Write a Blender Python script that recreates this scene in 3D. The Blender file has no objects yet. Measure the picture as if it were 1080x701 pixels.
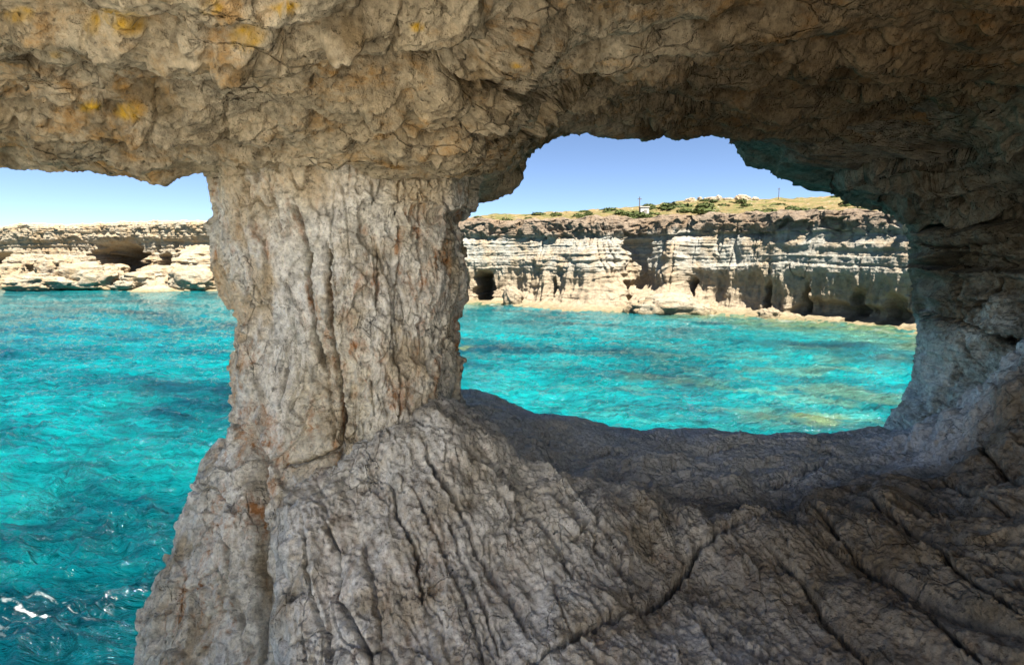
import bpy, math, random
import numpy as np

# ------------------------------------------------------------------ camera, sky, sun, exposure
scene = bpy.context.scene
COL = scene.collection
F = 620.0                      # focal length in photograph pixels (1080 wide)
HOR = 272.0                    # image row of the horizon
CX, CY = 540.0, 350.5
PITCH = math.atan((CY - HOR) / F)
EYE = 5.0                      # eye height above the sea, metres
cam_d = bpy.data.cameras.new('camera'); cam = bpy.data.objects.new('camera', cam_d); COL.objects.link(cam)
cam.location = (0, 0, EYE); cam.rotation_euler = (math.radians(90) - PITCH, 0, 0)
cam_d.sensor_width = 36; cam_d.lens = F / 1080 * 36
cam_d.clip_start = 0.02; cam_d.clip_end = 20000
scene.camera = cam

SUN_EL, SUN_AZ = math.radians(63), math.radians(147)      # azimuth clockwise from +Y (ahead): to the right, a little behind
world = bpy.data.worlds.new('World'); scene.world = world; world.use_nodes = True
wn = world.node_tree; wn.nodes.clear()
sky = wn.nodes.new('ShaderNodeTexSky'); sky.sky_type = 'NISHITA'; sky.sun_disc = False
sky.sun_elevation = SUN_EL; sky.sun_rotation = SUN_AZ; sky.air_density = 0.6; sky.dust_density = 0.05; sky.ozone_density = 1.2; sky.altitude = 2500
bg = wn.nodes.new('ShaderNodeBackground'); bg.inputs['Strength'].default_value = 0.052
wo = wn.nodes.new('ShaderNodeOutputWorld')
wn.links.new(sky.outputs[0], bg.inputs[0]); wn.links.new(bg.outputs[0], wo.inputs[0])
sd = bpy.data.lights.new('sun', 'SUN'); sd.energy = 5.0; sd.angle = math.radians(0.5); sd.color = (1.0, 0.94, 0.84)
sun = bpy.data.objects.new('sun', sd); COL.objects.link(sun)
sun.rotation_euler = (math.radians(90) - SUN_EL, 0, -SUN_AZ + math.pi)
# sun direction check: lamp -Z must point from the sun to the scene
from mathutils import Vector
_s = Vector((math.sin(SUN_AZ) * math.cos(SUN_EL), math.cos(SUN_AZ) * math.cos(SUN_EL), math.sin(SUN_EL)))
sun.rotation_euler = (-_s).to_track_quat('-Z', 'Y').to_euler()
scene.view_settings.view_transform = 'Standard'; scene.view_settings.look = 'None'
scene.view_settings.exposure = 2.0; scene.view_settings.gamma = 1.0
scene.cycles.max_bounces = 8; scene.cycles.diffuse_bounces = 5; scene.cycles.glossy_bounces = 3
scene.cycles.use_denoising = True
scene.cycles.caustics_reflective = False; scene.cycles.caustics_refractive = False

sa, ca = math.sin(PITCH), math.cos(PITCH)
def P(px, py, Y):
    """point at depth Y (world metres ahead) seen at photograph pixel px, py"""
    px, py, Y = np.broadcast_arrays(np.asarray(px, float), np.asarray(py, float), np.asarray(Y, float))
    dx = (px - CX) / F; du = (CY - py) / F
    dy = ca + sa * du; dz = -sa + ca * du
    k = Y / dy
    return np.stack([dx * k, Y + 0 * k, EYE + dz * k], -1)
def proj(V):
    x = V[..., 0]; y = V[..., 1]; z = V[..., 2] - EYE
    fw = y * ca - z * sa; up = y * sa + z * ca
    fw = np.where(fw < 0.05, 0.05, fw)
    return CX + F * x / fw, CY - F * up / fw

# ------------------------------------------------------------------ noise
U = np.uint32
def _h(ix, iy, iz, s=0):
    with np.errstate(over='ignore'):
        h = ix.astype(np.int32).view(U) * U(374761393) + iy.astype(np.int32).view(U) * U(668265263) \
            + iz.astype(np.int32).view(U) * U(2147483647 - 58) + U((s * 974634777 + 12345) & 0xffffffff)
        h ^= h >> U(15); h *= U(2246822519); h ^= h >> U(13); h *= U(3266489917); h ^= h >> U(16)
    return h
_rs = np.random.RandomState(7)
G = _rs.normal(size=(256, 3)); G = (G / np.linalg.norm(G, axis=1)[:, None]).astype(np.float32)
def noise(p, s=0):
    p = np.ascontiguousarray(p, dtype=np.float32)
    sh = p.shape[:-1]; p = p.reshape(-1, 3)
    i = np.floor(p); f = p - i; i = i.astype(np.int32)
    w = f * f * f * (f * (f * 6 - 15) + 10)
    out = np.zeros(len(p), np.float32)
    for a in (0, 1):
        wx = w[:, 0] if a else 1 - w[:, 0]
        for b in (0, 1):
            wy = w[:, 1] if b else 1 - w[:, 1]
            for c in (0, 1):
                wz = w[:, 2] if c else 1 - w[:, 2]
                g = G[_h(i[:, 0] + a, i[:, 1] + b, i[:, 2] + c, s) & U(255)]
                out += wx * wy * wz * (g[:, 0] * (f[:, 0] - a) + g[:, 1] * (f[:, 1] - b) + g[:, 2] * (f[:, 2] - c))
    return (out * 1.6).reshape(sh)
def fbm(p, o=4, s=0, gain=.5):
    r = 0; a = 1.; k = 1.
    for j in range(o):
        r = r + a * noise(p * k, s + j * 17); a *= gain; k *= 2.07
    return r
def ridged(p, o=4, s=0, gain=.5):
    r = 0; a = 1.; k = 1.
    for j in range(o):
        r = r + a * (1 - 2 * np.abs(noise(p * k, s + j * 17))); a *= gain; k *= 2.07
    return r
def billow(p, o=3, s=0, gain=.5):
    return -ridged(p, o, s, gain)
def voro(p, s=0):
    """F1, F2, cell value, facet tilt"""
    p = np.ascontiguousarray(p, dtype=np.float32); sh = p.shape[:-1]; p = p.reshape(-1, 3)
    i = np.floor(p).astype(np.int32); f = p - i
    f1 = np.full(len(p), 9., np.float32); f2 = f1.copy(); val = np.zeros(len(p), np.float32); tilt = val.copy()
    for a in (-1, 0, 1):
        for b in (-1, 0, 1):
            for c in (-1, 0, 1):
                h = _h(i[:, 0] + a, i[:, 1] + b, i[:, 2] + c, s)
                ox = a + (h & U(1023)).astype(np.float32) / 1023 - f[:, 0]
                oy = b + ((h >> U(10)) & U(1023)).astype(np.float32) / 1023 - f[:, 1]
                oz = c + ((h >> U(20)) & U(1023)).astype(np.float32) / 1023 - f[:, 2]
                d = ox * ox + oy * oy + oz * oz
                m = d < f1
                f2 = np.where(m, f1, np.minimum(f2, d))
                f1 = np.where(m, d, f1)
                hv = (h * U(2654435761)) >> U(8)
                v = (hv & U(255)).astype(np.float32) / 255
                g = G[(hv >> U(9)) & U(255)]
                t = -(g[:, 0] * ox + g[:, 1] * oy + g[:, 2] * oz)
                val = np.where(m, v, val); tilt = np.where(m, t, tilt)
    r = lambda q: q.reshape(sh)
    return r(np.sqrt(f1)), r(np.sqrt(f2)), r(val), r(tilt)
A3 = lambda *a: np.array(a, np.float32)
def sstep(a, b, x):
    t = np.clip((x - a) / (b - a), 0, 1); return t * t * (3 - 2 * t)
def crackn(p, w, s=0, warp=.5):
    """thin cracks: 1 in the crack, 0 outside"""
    n = noise(p + warp * np.stack([noise(p * 1.9, s + 3), noise(p * 1.9, s + 4), noise(p * 1.9, s + 5)], -1), s)
    m = sstep(-.15, .25, noise(p * .63, s + 9))
    return np.exp(-(n / w) ** 2) * m
def ci(x, xs, ys):
    """smooth 1D interpolation through control values"""
    x = np.asarray(x, float); xs = np.asarray(xs, float); ys = np.asarray(ys, float)
    d = np.diff(ys) / np.diff(xs)
    m = np.concatenate([[d[0]], np.where(d[:-1] * d[1:] <= 0, 0, 2 * d[:-1] * d[1:] / (d[:-1] + d[1:] + 1e-12)), [d[-1]]])
    xc = np.clip(x, xs[0], xs[-1]); k = np.clip(np.searchsorted(xs, xc) - 1, 0, len(xs) - 2)
    h = xs[k + 1] - xs[k]; t = (xc - xs[k]) / h
    return ((1 + 2 * t) * (1 - t) ** 2 * ys[k] + t * (1 - t) ** 2 * h * m[k] + t * t * (3 - 2 * t) * ys[k + 1] + t * t * (t - 1) * h * m[k + 1])
def tab(rows, j):
    return np.array([r[j] for r in rows], float)

# ------------------------------------------------------------------ meshes
def grid_normals(V, sign=1, closed=False):
    if closed:
        W = np.concatenate([V[:, -1:], V, V[:, :1]], 1); du = (W[:, 2:] - W[:, :-2])
    else:
        du = np.gradient(V, axis=1)
    dv = np.gradient(V, axis=0)
    N = np.cross(du, dv); N /= (np.linalg.norm(N, axis=-1, keepdims=True) + 1e-9)
    return N * sign
def mesh_obj(name, verts, quads, mat, parent=None, attrs=None, smooth=True, tris=False):
    me = bpy.data.meshes.new(name); k = 3 if tris else 4
    verts = np.ascontiguousarray(verts.reshape(-1, 3), np.float32); quads = np.ascontiguousarray(quads.reshape(-1, k), np.int32)
    me.vertices.add(len(verts)); me.vertices.foreach_set('co', verts.ravel())
    me.loops.add(quads.size); me.loops.foreach_set('vertex_index', quads.ravel())
    me.polygons.add(len(quads)); me.polygons.foreach_set('loop_start', np.arange(0, quads.size, k, dtype=np.int32))
    me.update(calc_edges=True)
    me.polygons.foreach_set('use_smooth', np.full(len(quads), smooth, bool))
    for an, av in (attrs or {}).items():
        at = me.attributes.new(an, 'FLOAT', 'POINT'); at.data.foreach_set('value', np.ascontiguousarray(av, np.float32).ravel())
    me.materials.append(mat)
    o = bpy.data.objects.new(name, me); COL.objects.link(o)
    if parent: o.parent = parent
    return o
def grid_quads(m, n, closed=False, flip=False):
    nn = n if closed else n - 1
    i, j = np.meshgrid(np.arange(m - 1), np.arange(nn), indexing='ij')
    j2 = (j + 1) % n
    q = np.stack([i * n + j, i * n + j2, (i + 1) * n + j2, (i + 1) * n + j], -1).reshape(-1, 4)
    return q[:, ::-1] if flip else q
def grid_obj(name, V, mat, sign=1, closed=False, attrs=None, **k):
    return mesh_obj(name, V, grid_quads(V.shape[0], V.shape[1], closed, sign < 0), mat, attrs=attrs, **k)
def structure(o):
    o['kind'] = 'structure'; return o
def tag(o, label, cat, group=None):
    o['label'] = label; o['category'] = cat
    if group: o['group'] = group
    return o
def seg_dist(px, py, line):
    """pixel distance to a polyline, and position along it 0..1"""
    best = np.full(px.shape, 1e9, np.float32); tt = np.zeros(px.shape, np.float32); n = len(line) - 1
    for k in range(n):
        (x0, y0), (x1, y1) = line[k][:2], line[k + 1][:2]
        dx, dy = x1 - x0, y1 - y0; L = dx * dx + dy * dy + 1e-6
        t = np.clip(((px - x0) * dx + (py - y0) * dy) / L, 0, 1)
        d = np.hypot(px - x0 - t * dx, py - y0 - t * dy)
        m = d < best; best = np.where(m, d, best); tt = np.where(m, (k + t) / n, tt)
    return best, tt
def carve(V, front, lines, wob=2.2, s=40):
    """grooves cut along the cracks of the rock: lines = (points, half width px, depth m)"""
    px, py = proj(V)
    q = V * 9
    px = px + wob * fbm(q, 4, s, .65); py = py + wob * fbm(q, 4, s + 5, .65)
    var = .75 + .5 * noise(V * 5, s + 8)
    D = np.zeros(px.shape, np.float32)
    for pts, w, dep in lines:
        xs = [p[0] for p in pts]; ys = [p[1] for p in pts]
        m = (px > min(xs) - 4 * w - 4) & (px < max(xs) + 4 * w + 4) & (py > min(ys) - 4 * w - 4) & (py < max(ys) + 4 * w + 4) & front
        if not m.any(): continue
        d, t = seg_dist(px[m], py[m], pts)
        taper = np.clip(np.minimum(t, 1 - t) * 7 + .25, 0, 1)
        ww = w * (.35 + .65 * taper) * (.7 + .6 * var[m])
        g = np.exp(-(d / (ww * .62)) ** 1.35) * dep * 1.15 * taper
        D[m] = np.maximum(D[m], g)
    return D

# ------------------------------------------------------------------ materials
def new_mat(name):
    m = bpy.data.materials.new(name); m.use_nodes = True
    nt = m.node_tree; nt.nodes.clear(); return m, nt
class NT:
    def __init__(s, nt): s.nt = nt
    def n(s, t, **k):
        x = s.nt.nodes.new(t)
        for a, b in k.items():
            if a.startswith('i_'):
                x.inputs[a[2:].replace('_', ' ')].default_value = b
            else: setattr(x, a, b)
        return x
    def l(s, a, b): s.nt.links.new(a, b)
    def mapping(s, scale, src=None, rot=(0, 0, 0)):
        if src is None: src = s.n('ShaderNodeNewGeometry').outputs['Position']
        m = s.n('ShaderNodeMapping'); m.inputs['Scale'].default_value = scale; m.inputs['Rotation'].default_value = rot
        s.l(src, m.inputs['Vector']); return m.outputs[0]
    def noise(s, vec, scale, detail=4, rough=.55, dist=0):
        x = s.n('ShaderNodeTexNoise'); x.inputs['Scale'].default_value = scale; x.inputs['Detail'].default_value = detail
        x.inputs['Roughness'].default_value = rough; x.inputs['Distortion'].default_value = dist
        s.l(vec, x.inputs['Vector']); return x.outputs[0]
    def ramp(s, fac, stops, interp='LINEAR'):
        x = s.n('ShaderNodeValToRGB'); x.color_ramp.interpolation = interp; e = x.color_ramp.elements
        while len(e) < len(stops): e.new(.5)
        for k, (p, c) in enumerate(stops):
            e[k].position = p; e[k].color = (c if hasattr(c, '__len__') else (c, c, c)) + (1,) if hasattr(c, '__len__') else (c, c, c, 1)
        s.l(fac, x.inputs[0]); return x.outputs[0]
    def mix(s, fac, a, b, mode='MIX'):
        x = s.n('ShaderNodeMix'); x.data_type = 'RGBA'; x.blend_type = mode
        for sock, v in ((x.inputs[0], fac), (x.inputs[6], a), (x.inputs[7], b)):
            if hasattr(v, 'links'): s.l(v, sock)
            elif hasattr(v, '__len__'): sock.default_value = tuple(v) + (1,)
            else: sock.default_value = v
        return x.outputs[2]
    def math(s, op, a, b=0):
        x = s.n('ShaderNodeMath'); x.operation = op
        for sock, v in ((x.inputs[0], a), (x.inputs[1], b)):
            if hasattr(v, 'links'): s.l(v, sock)
            else: sock.default_value = v
        return x.outputs[0]
    def attr(s, name):
        x = s.n('ShaderNodeAttribute'); x.attribute_name = name; return x.outputs['Fac']
    def bump(s, h, dist, strength=1.0, prev=None):
        x = s.n('ShaderNodeBump'); x.inputs['Distance'].default_value = dist; x.inputs['Strength'].default_value = strength
        s.l(h, x.inputs['Height'])
        if prev: s.l(prev, x.inputs['Normal'])
        return x.outputs[0]
    def finish(s, col, nrm, rough=.9, spec=.25):
        b = s.n('ShaderNodeBsdfPrincipled'); o = s.n('ShaderNodeOutputMaterial')
        if hasattr(col, 'links'): s.l(col, b.inputs['Base Color'])
        else: b.inputs['Base Color'].default_value = tuple(col) + (1,)
        b.inputs['Roughness'].default_value = rough; b.inputs['Specular IOR Level'].default_value = spec
        if nrm: s.l(nrm, b.inputs['Normal'])
        s.l(b.outputs[0], o.inputs[0]); return b

def rock_mat(name, c1, c2, c3, stain, stain_amt=.5, grain=(1, 1, 1), speck=.5, bumpk=1.0, lichen=None, scale=1.0, dark=(.05, .045, .04), rot=(0, 0, 0)):
    m, nt = new_mat(name); N = NT(nt)
    pos = N.mapping((scale,) * 3); gr = N.mapping(tuple(g * scale for g in grain), rot=rot)
    base = N.mix(N.ramp(N.noise(gr, 1.6, 4, .6, .3), [(.38, 0.), (.62, 1.)]), c1, c2)
    base = N.mix(N.ramp(N.noise(pos, 3.1, 4, .65), [(.50, 0.), (.64, 1.)]), base, c3)
    # mineral tone variation at hand scale
    v = N.ramp(N.noise(pos, 11, 4, .72), [(.36, .66), (.5, 1.), (.64, 1.20)])
    base = N.mix(1.0, base, v, 'MULTIPLY')
    v = N.ramp(N.noise(pos, 42, 4, .7, .2), [(.36, .72), (.5, 1.), (.64, 1.15)])
    base = N.mix(.8, base, v, 'MULTIPLY')
    st = N.math('MULTIPLY', N.ramp(N.noise(gr, 2.3, 6, .7, 1.2), [(.50, 0.), (.62, 1.)]), N.ramp(N.noise(gr, 11, 5, .7), [(.42, 0.), (.6, 1.)]))
    base = N.mix(N.math('MULTIPLY', st, stain_amt), base, stain)
    sp = N.ramp(N.noise(pos, 38, 4, .75), [(.58, 0.), (.68, 1.)])
    base = N.mix(N.math('MULTIPLY', sp, speck), base, dark)
    sp2 = N.ramp(N.noise(pos, 23, 5, .8), [(.60, 0.), (.70, 1.)])
    base = N.mix(N.math('MULTIPLY', sp2, speck * .8), base, tuple(min(1, c * 1.5) for c in c1))
    if name != 'bleached limestone' and name != 'pale limestone':                        # browner rock with painted shade, right of floor and roof, pier top
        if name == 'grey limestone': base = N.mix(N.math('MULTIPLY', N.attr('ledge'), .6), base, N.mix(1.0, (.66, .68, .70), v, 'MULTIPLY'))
        base = N.mix(N.math('MULTIPLY', N.attr('brown_shade'), .9), base, N.mix(1.0, base, (.30, .25, .19), 'MULTIPLY'))
    if name == 'pale limestone':
        base = N.mix(N.math('MULTIPLY', N.attr('ochre'), .7), base, N.mix(1.0, (.66, .53, .34), v, 'MULTIPLY'))
    if lichen:
        la = N.attr('lichen')
        base = N.mix(la, base, lichen)
    msk = N.ramp(N.noise(pos, 1.7, 4, .6), [(.40, .3), (.60, 1.1)])
    h1 = N.math('MULTIPLY', N.noise(pos, 7, 6, .64), msk)
    vor = N.n('ShaderNodeTexVoronoi'); vor.feature = 'DISTANCE_TO_EDGE'; vor.inputs['Scale'].default_value = 5.5
    wv_ = N.n('ShaderNodeMix'); wv_.data_type = 'VECTOR'; wv_.inputs[0].default_value = .10
    nz3 = N.n('ShaderNodeTexNoise'); nz3.inputs['Scale'].default_value = 6; nz3.inputs['Detail'].default_value = 5; N.l(gr, nz3.inputs['Vector'])
    N.l(gr, wv_.inputs[4]); N.l(nz3.outputs['Color'], wv_.inputs[5]); N.l(wv_.outputs[1], vor.inputs['Vector'])
    cr = N.math('MULTIPLY', N.ramp(vor.outputs['Distance'], [(.0, 0.), (.035, 1.)]), 1.0)
    crm = N.ramp(N.noise(pos, 2.3, 3, .5), [(.52, 0.), (.60, .8)])
    cr2 = N.mix(crm, (1, 1, 1), cr)
    b = N.bump(h1, .055 * bumpk / scale, .8)
    b = N.bump(cr2, .02 * bumpk / scale, .9, b)
    pit = N.ramp(N.noise(pos, 26, 5, .6), [(.31, 0.), (.40, 1.)])
    b = N.bump(pit, .010 * bumpk / scale, .9, b)
    b = N.bump(N.noise(pos, 70, 4, .7), .006 * bumpk / scale, .7, b)
    N.finish(base, b)
    return m

M = {}
M['pillar'] = rock_mat('pale limestone', (.80, .755, .64), (.88, .87, .83), (.62, .54, .41), (.50, .22, .06), .9, (1.5, 1.5, .7), .5)
M['roof'] = rock_mat('ochre limestone', (.47, .38, .245), (.60, .51, .36), (.27, .20, .11), (.55, .30, .08), .7, (.8, .8, 1.5), .6, 1.2, lichen=(.74, .44, .03))
M['wall'] = rock_mat('grey green limestone', (.55, .57, .52), (.72, .74, .69), (.38, .37, .31), (.26, .18, .09), .5, (1, 1, 1.2), .6, .9)
M['floor'] = rock_mat('grey limestone', (.78, .755, .69), (.88, .88, .86), (.60, .55, .46), (.33, .18, .08), .45, (1.7, .8, 1), .5, 1.0, rot=(0, 0, .45))

M['bounce_pale'] = rock_mat('bleached limestone', (.86, .81, .72), (.90, .87, .80), (.82, .75, .64), (.6, .45, .3), .2, (1, 1, 1), .1)  # very pale rock for the added slope that bounces sunlight

# ------------------------------------------------------------------ cave roof
def seg_lin(*parts):
    """concatenate linspaces (a, b, n)"""
    out = []
    for k, (a, b, n) in enumerate(parts):
        out.append(np.linspace(a, b, n, endpoint=(k == len(parts) - 1)))
    return np.concatenate(out)

lip = [(-1900, 120, 4.6), (-900, 140, 4.0), (-300, 160, 3.6), (-60, 172, 3.5), (0, 176, 3.5), (75, 184, 3.45), (100, 183, 3.4), (140, 188, 3.4), (168, 193, 3.4), (190, 186, 3.4), (215, 182, 3.4),
       (300, 180, 3.3), (400, 180, 3.28), (480, 182, 3.35), (520, 180, 3.6), (548, 166, 4.1), (575, 154, 4.7), (605, 147, 5.1), (640, 141, 5.4),
       (700, 138, 5.5), (765, 141, 5.6), (830, 146, 5.7), (950, 150, 5.8), (1200, 160, 6), (1800, 170, 6), (2400, 170, 6)]
bk = [(-1900, 100, 6.5), (-900, 120, 4.9), (-300, 140, 3.95), (0, 158, 3.85), (170, 160, 3.95), (215, 160, 4.4), (300, 160, 5.0), (400, 165, 5.0), (470, 196, 5.0), (500, 215, 4.95), (522, 213, 4.95), (538, 203, 4.95), (548, 188, 5.0), (553, 172, 5.2), (576, 150, 5.7), (605, 138, 6.1), (640, 130, 6.4),
      (700, 128, 6.6), (765, 131, 6.8), (830, 137, 7), (950, 140, 7), (1200, 150, 7), (1800, 160, 7), (2400, 165, 7)]
L = P(tab(lip, 0), tab(lip, 1), tab(lip, 2)); B = P(tab(bk, 0), tab(bk, 1), tab(bk, 2))
Xr = seg_lin((-13, -3.2, 90), (-3.2, 4.6, 860), (4.6, 14, 90))
def col_of(T, X, j): return ci(X, T[:, 0], T[:, j])
Ly, Lz = col_of(L, Xr, 1), col_of(L, Xr, 2); By, Bz = col_of(B, Xr, 1), col_of(B, Xr, 2)
slope = ci(Xr, [-4, -.4, .8, 5], [.36, .33, .06, .02])
rows = []
Yb = ci(Xr, [-1, 0, 1.4, 3], [1.2, .9, -2.0, -3.5])  # unseen back edge shaped for the light: open at left, closed at right
for t in seg_lin((0, 1, 34), (1, 2, 330)):
    if t < 1:
        Y = Yb + (1.5 - Yb) * t + 0 * Xr
    else:
        k = t - 1; Y = 1.5 + (Ly - 1.5) * k
    z = Lz + slope * (Ly - Y) * (1 - .05 * (Ly - Y))
    rows.append(np.stack([Xr, Y, z], -1))
outer = [(0, 0, 0, 0), (.35, .25, .0, .10), (1, 1, 0, 0)]
for k in np.linspace(0, 1, 90)[1:]:                    # lip to the hanging back edge
    Y = Ly + (By - Ly) * k; z = Lz + (Bz - Lz) * sstep(0, 1, k) + .16 * np.sin(math.pi * k)
    rows.append(np.stack([Xr, Y, z], -1))
up = [(.12, .25), (.25, .7), (.2, 1.5), (.35, 2.6), (.0, 3.3)]
hk = ci(Xr, [-2, 0, 3], [.12, .5, 1.0])
prev = (0, 0)
for (dy, dz) in up:
    for k in np.linspace(0, 1, 31)[1:]:
        rows.append(np.stack([Xr, By + (prev[0] + (dy - prev[0]) * k) * hk, Bz + (prev[1] + (dz - prev[1]) * k) * hk], -1))
    prev = (dy, dz)
zu = lambda Y: Lz + slope * (Ly - Y) * (1 - .05 * (Ly - Y))
z0t = Bz + 3.3 * hk
for k in np.linspace(0, 1, 60)[1:]:                    # the top falls back towards the open side behind the camera
    Y = By + (Yb - .35 - By) * k
    z1 = zu(Yb + 0 * Y) + .30
    rows.append(np.stack([Xr, Y, z0t + (z1 - z0t) * (k ** .85)], -1))
rows.append(np.stack([Xr, Yb - .38 + 0 * Xr, zu(Yb + 0 * Xr) + .12], -1))
rows.append(np.stack([Xr, Yb - .2 + 0 * Xr, zu(Yb + 0 * Xr) + .02], -1))
V = np.stack(rows, 0)
nu = 34 + 330                                            # rows of the underside
front = (np.arange(V.shape[0]) < nu + 20)[:, None] & np.ones(V.shape[1], bool)[None]
N0 = grid_normals(V)
# make the normals point out of the rock (down on the underside)
if N0[200, 400, 2] > 0: rs_ = -1
else: rs_ = 1
N0 *= rs_
fade = np.ones(V.shape[:2], np.float32)
px, py = proj(V)
# nodules seen on the ceiling
nod = [(125, 22, 30, 16, .09), (250, 40, 26, 14, .09), (360, 32, 24, 18, .08), (98, 112, 15, 9, .05), (138, 116, 17, 10, .06), (405, 110, 22, 13, .08), (465, 104, 30, 15, .09), (310, 118, 18, 11, .06),
       (505, 116, 14, 8, .06), (30, 20, 24, 12, .06), (205, 20, 18, 22, .05), (520, 60, 20, 22, .05), (60, 60, 25, 12, .05), (345, 78, 14, 12, .04), (600, 95, 40, 18, .07), (680, 60, 50, 22, .08), (760, 100, 45, 14, .07), (850, 60, 50, 20, .08),
       (940, 50, 60, 20, .08), (560, 120, 20, 18, .06), (1030, 30, 40, 14, .07), (215, 110, 18, 10, .04), (270, 135, 22, 9, .05), (60, 150, 30, 10, .05), (430, 140, 30, 12, .05), (350, 150, 26, 10, .05), (150, 160, 30, 10, .05), (480, 150, 26, 12, .05)]
rr_ = np.arange(V.shape[0]) - nu
rim = np.where(rr_ < 0, 1 - .7 * np.exp(-(rr_ / 26.) ** 2), .3)[:, None]
D = np.zeros(px.shape, np.float32)
lich = np.zeros(px.shape, np.float32)
wx = px + 6 * fbm(V * 4, 2, 70); wy = py + 4 * fbm(V * 4, 2, 75)
for (a, b, ra, rb, h) in nod:
    q = ((wx - a) / ra) ** 2 + ((wy - b) / rb) ** 2
    D = np.maximum(D, np.where(front & (q < 1), h * np.sqrt(np.clip(1 - q, 0, 1)), 0))
lich0 = [(122, 24, 34, 15), (262, 40, 20, 13), (138, 116, 15, 9), (98, 112, 12, 6), (300, 8, 16, 6), (20, 18, 18, 8), (222, 10, 12, 8), (60, 58, 8, 4), (440, 30, 9, 5), (545, 70, 8, 4)]
D *= 1.1
D += .10 * (.35 + .65 * rim) * fbm(V * A3(.8, .8, .8), 3, 1)
f1, f2, cv, ct = voro(V * A3(2.6, 4.6, 2) + .35 * fbm(V * 2.5, 2, 28)[..., None], 29)
D += .07 * sstep(-.2, .25, fbm(V * .9, 3, 30)) * sstep(.3, .6, cv) * np.sqrt(np.clip(1 - (f1 / (.45 + .3 * cv)) ** 2, 0, 1)) * (rr_ < 20)[:, None]
st = V * A3(.55, 1.0, 1.0)
D += .03 * billow(st * 2.6, 3, 11) + .035 * fbm(st * A3(1, 2.6, 2.6) * 1.5, 5, 12, .52)
f1, f2, cv, ct = voro(V * A3(2.2, 4.2, 4.2) + .5 * fbm(V * 3, 2, 13)[..., None], 14)
D += rim * (.018 * (cv - .5) + .022 * ct)
f1, f2, cv, ct = voro(V * A3(5.5, 9, 9) + .6 * fbm(V * 5, 2, 15)[..., None], 16)
D += rim * (.006 * (cv - .5) + .008 * ct)
D += rim * .010 * billow(V * A3(7, 10, 9), 4, 17, .5)
pit = crackn(V * A3(2.2, 5, 5), .05, 18, .8); D -= rim * .07 * pit
pit = crackn(V * A3(5, 7, 7), .05, 19, .35); D -= .022 * pit
roof_lines = [([(140, 55), (155, 80), (210, 90), (260, 92), (305, 92)], 2.6, .11), ([(310, 90), (360, 84), (415, 80), (480, 90), (540, 95), (600, 100)], 2.4, .10),
              ([(-40, 130), (15, 135), (100, 137), (170, 142), (220, 150), (280, 155)], 2.0, .08), ([(0, 62), (60, 70), (120, 72), (155, 80)], 2.2, .07),
              ([(430, 22), (415, 50), (405, 80)], 2, .07), ([(330, 48), (380, 46), (420, 42)], 2, .08), ([(165, 95), (166, 140)], 1.5, .05), ([(560, 92), (640, 80), (700, 60), (760, 58)], 2.2, .08),
              ([(600, 118), (700, 108), (800, 110), (900, 95), (1080, 92)], 2.4, .10), ([(690, 88), (740, 82), (800, 70), (870, 40)], 2.2, .08), ([(860, 122), (960, 118), (1080, 130)], 2.6, .1),
              ([(380, 122), (430, 133), (520, 130)], 2, .06), ([(500, 150), (560, 135), (640, 128), (760, 128)], 1.6, .06), ([(240, 95), (238, 150)], 1.6, .05), ([(290, 20), (300, 60)], 2, .06)]
lt = (V[..., 1] + .22 * V[..., 0] * .3 + .16 * fbm(V * A3(.6, 1.2, 1.2), 4, 25)) / .36
lm = sstep(-.25, .2, fbm(V * A3(.6, 1.4, 1.4), 2, 26))
D += .20 * np.where(rr_ < 0, 1 - .5 * np.exp(-(rr_ / 26.) ** 2), 0)[:, None] * lm * (np.abs(np.sin(math.pi * lt)) ** .55 - .7)
D -= rim * .035 * sstep(.3, .55, fbm(V * A3(3.2, 6, 6), 4, 27, .6))
D -= np.median(D)
D -= 1.6 * carve(V, front, roof_lines, 5.0)
V = V + N0 * D[..., None]
N1 = grid_normals(V) * rs_
D2 = .006 * fbm(V * 30, 3, 21, .6) - .008 * crackn(V * 16, .1, 22)
V = V + N1 * D2[..., None]
px, py = proj(V); wx = px + 7 * fbm(V * 5, 3, 70); wy = py + 5 * fbm(V * 5, 3, 75)
for (a, b, ra, rb) in lich0:
    q = ((wx - a) / ra) ** 2 + ((wy - b) / rb) ** 2
    lich = np.maximum(lich, np.where(front, np.clip(1.3 - q, 0, 1) * np.clip(.55 + 1.0 * fbm(V * 14, 4, 80), 0, 1), 0))
structure(grid_obj('cave_roof', V, M['roof'], rs_, attrs={'lichen': lich, 'brown_shade': sstep(-.3, 1.9, V[..., 0] + .5 * fbm(V * 1.3, 4, 101))}))  # roof colour darkened towards the right as painted shade

# ------------------------------------------------------------------ middle pillar
#       py   left right  Yc   ry
pil = [(120, 200, 520, 4.1, .85), (165, 211, 508, 4.05, .80), (190, 217, 503, 4.0, .76), (212, 222, 501, 4.0, .74), (226, 226, 496, 4.0, .74), (233, 223, 484, 4.0, .73), (245, 218, 489, 4.0, .73), (262, 219, 489, 4.0, .73),
       (285, 224, 489, 4.0, .73), (305, 232, 489, 4.0, .73), (322, 240, 488, 4.0, .73), (330, 248, 487, 4.0, .73), (350, 250, 485, 4.0, .73), (400, 247, 484, 4.0, .74), (424, 243, 486, 4.0, .75), (440, 234, 492, 4.0, .77),
       (456, 236, 505, 4.0, .80), (470, 228, 525, 4.0, .85), (500, 214, 560, 4.0, .92), (540, 196, 600, 3.95, 1.0), (580, 180, 630, 3.9, 1.1), (625, 158, 650, 3.8, 1.2), (650, 151, 660, 3.75, 1.25), (700, 147, 670, 3.65, 1.3), (800, 130, 680, 3.6, 1.3)]
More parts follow.
